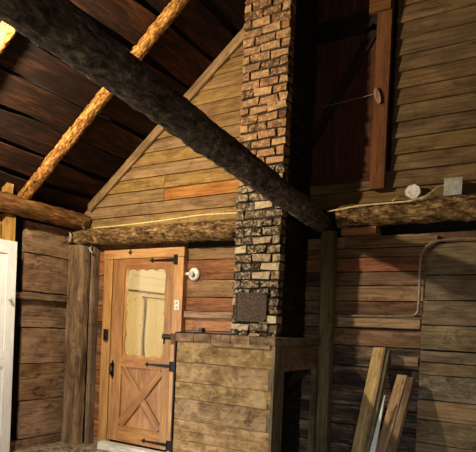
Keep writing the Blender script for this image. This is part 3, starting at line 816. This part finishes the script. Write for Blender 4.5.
cable([(.6, 4.535, 2.24), (0, 4.535, 2.25), (-.55, 4.535, 2.25), (-.74, 4.535, 2.255), (-.9, 4.535, 2.235), (-.97, 4.535, 2.17), (-.992, 4.535, 2.08), (-.992, 4.545, 1.9), (-.992, 4.545, 1.72), (-1.0, 4.545, 1.66), (-1.04, 4.545, 1.632), (-1.2, 4.545, 1.622), (-1.69, 4.545, 1.615)], .0105, 'bent grey metal conduit framing the red boards', M['steel'], 'conduit', 'conduit')
# ------------------------------------------------------------------ boards leaning on the wall
def lean(name, top, bot, wvec, th, mat, label, grp, bev=0.):
    top, bot = V(top), V(bot); d = (top - bot).normalized(); w = V(wvec); w = w - d * w.dot(d)
    t_ = d.cross(w).normalized() * th
    b = MB(); b.beam(bot, top, w, t_, n=8, jit=.0015); return b, d, w, t_
t = thing('leaning_jamb', 'tall pale jamb board with a grooved edge leaning on the charred boards', 'board', (-1.33, 4.02, 0))
b, d, w, th = lean('x', (-1.285, 4.50, 1.345), (-1.36, 4.02, .015), (.105, -.02, 0), .035, None, '', None)
b.build('face_board', M['jamb'], t)
b = MB(); o_ = w.normalized() * .062
b.beam(V((-1.36, 4.02, .012)) + o_, V((-1.285, 4.50, 1.345)) + o_, w.normalized() * .016, th.normalized() * .062, n=6, jit=.001); b.build('edge_strip', M['hewn'], t)
b = MB(); o_ = w.normalized() * .085
b.beam(V((-1.36, 4.02, .012)) + o_, V((-1.285, 4.50, 1.335)) + o_, w.normalized() * .028, th.normalized() * .035, n=6, jit=.001); b.build('stop_strip', M['dpost'], t)
t = thing('leaning_timber', 'darker brown split timber leaning right of the tall pale jamb board', 'board', (-1.145, 3.95, 0))
b, d, w, th = lean('x', (-1.08, 4.50, 1.125), (-1.2, 3.95, .015), (.085, -.02, 0), .05, None, '', None)
b.build('split_face', M['rail'], t)
b = MB(); o_ = w.normalized() * .075
b.beam(V((-1.2, 3.95, .012)) + o_, V((-1.08, 4.50, 1.115)) + o_, w.normalized() * .06, th.normalized() * .04, n=6, jit=.002); b.build('split_half', M['hewn'], t)
b = MB()
b.hex([(-1.28, 3.93, .0), (-1.195, 3.93, .0), (-1.195, 3.95, .0), (-1.28, 3.95, .0),
       (-1.166, 4.27, .975), (-1.160, 4.27, .975), (-1.160, 4.29, .975), (-1.166, 4.29, .975)], (.1, .3, 1))
tag(b.build('blue_board', M['blue']), 'pale blue painted splinter of board wedged between the two leaning boards', 'board')

# ------------------------------------------------------------------ white door against the left wall
t = thing('white_door', 'white painted panel door standing against the left wall at the photo edge', 'door', (-4.95, 3.2, 0))
Ya, Yb, Zt = 2.76, 3.608, 2.275
X0, X1 = -4.985, -4.945
b = MB()
b.box(X0, X1, Ya, Ya + .11, .01, Zt); b.box(X0, X1, Yb - .11, Yb, .01, Zt)
for z0, z1 in ((.01, .24), (.95, 1.12), (2.14, Zt)): b.box(X0, X1, Ya + .11, Yb - .11, z0, z1, along=(0, 1, 0))
for z0, z1 in ((.24, .95), (1.12, 2.14)): b.box(X0, X1, (Ya + Yb) / 2 - .05, (Ya + Yb) / 2 + .05, z0, z1)
b.build('stiles_and_rails', M['white'], t)
for y0, y1 in ((Ya + .11, (Ya + Yb) / 2 - .05), ((Ya + Yb) / 2 + .05, Yb - .11)):
    for z0, z1 in ((.24, .95), (1.12, 2.14)):
        b = MB(); b.box(X0 + .012, X1 - .014, y0, y1, z0, z1); b.build('panel', M['white'], t)
b = MB(); b.tube([(X1, 3.54, 1.66), (X1 + .012, 3.54, 1.66), (X1 + .03, 3.54, 1.66), (X1 + .045, 3.54, 1.66)], [.014, .012, .022, .012], 14); b.build('knob', M['zinc'], t)

# rubble on the floor at the wall foot
b = MB(); random.seed(31)
for i in range(150):
    x, y = R(-4.9, -4.3), R(3.3, 4.34); r = R(.008, .028) * (1.4 if random.random() < .1 else 1)
    vs = [(x + r * R(.6, 1) * sx, y + r * R(.6, 1) * sy, (r * R(.5, 1.) if k_ else -.002)) for k_ in (0, 1) for sx, sy in ((-1, -1), (1, -1), (1, 1), (-1, 1))]
    b.hex(vs, (1, 0, 0))
o = b.build('floor_rubble', M['stone']); tag(o, 'grey rubble and grit on the floor at the foot of the corner post', 'rubble'); o['kind'] = 'stuff'

# ------------------------------------------------------------------ light
def point(name, loc, watts, col, rad):
    l = bpy.data.lights.new(name, 'POINT'); l.energy = watts; l.color = col; l.shadow_soft_size = rad
    o = bpy.data.objects.new(name, l); COL.objects.link(o); o.location = loc; return o
point('work_lamp', (-3.72, 2.05, 3.36), 480, (1, .80, .54), .05)
point('room_lamp', (-3.3, 5.7, 2.1), 110, (1, .9, .72), .15)
w = bpy.data.worlds.new('day'); scene.world = w; w.use_nodes = True
nt = w.node_tree; bg = nt.nodes['Background']
sp = nt.nodes.new('ShaderNodeSeparateXYZ'); nt.links.new(nt.nodes.new('ShaderNodeTexCoord').outputs['Generated'], sp.inputs[0])
nt.links.new(ramp(nt, sp.outputs['Z'], [(0, (.13, .12, .10, 1)), (.02, (1, .98, .93, 1)), (1, (.7, .85, 1, 1))]), bg.inputs[0])
bg.inputs[1].default_value = 20.0
a = bpy.data.lights.new('doorway_portal', 'AREA'); a.shape = 'RECTANGLE'; a.size = OZ; a.size_y = OY1 - OY0
a.cycles.is_portal = True
o = bpy.data.objects.new('doorway_portal', a); COL.objects.link(o); o.location = (XL - .17, (OY0 + OY1) / 2, OZ / 2); o.rotation_euler = (0, math.radians(-90), 0)

a = bpy.data.lights.new('rear_portal', 'AREA'); a.shape = 'RECTANGLE'; a.size = PX1 - PX0; a.size_y = PZ
a.cycles.is_portal = True
o = bpy.data.objects.new('rear_portal', a); COL.objects.link(o); o.location = ((PX0 + PX1) / 2, YF - .13, PZ / 2); o.rotation_euler = (math.radians(90), 0, 0)

# ------------------------------------------------------------------ camera
cam = bpy.data.cameras.new('camera'); co = bpy.data.objects.new('camera', cam); COL.objects.link(co)
F = 530.; yaw, pitch, roll = (math.radians(x) for x in (30.97, -.854, -2.519))
f0 = V((-math.sin(yaw), math.cos(yaw), 0)); r0 = V((math.cos(yaw), math.sin(yaw), 0)); u0 = V((0, 0, 1))
f = f0 * math.cos(pitch) + u0 * math.sin(pitch); u = u0 * math.cos(pitch) - f0 * math.sin(pitch)
r = r0 * math.cos(roll) - u * math.sin(roll); up = u * math.cos(roll) + r0 * math.sin(roll)
co.matrix_world = Matrix(((r.x, up.x, -f.x, 0), (r.y, up.y, -f.y, 0), (r.z, up.z, -f.z, CAM_Z), (0, 0, 0, 1)))
cam.sensor_fit = 'HORIZONTAL'; cam.sensor_width = 36; cam.lens = F * 36 / 476
cam.shift_y = (336.45 - 226) / 476
cam.clip_start = .02
scene.camera = co
scene.view_settings.view_transform = 'Standard'; scene.view_settings.look = 'None'
scene.view_settings.gamma = 1; scene.view_settings.exposure = 0; scene.view_settings.use_curve_mapping = False
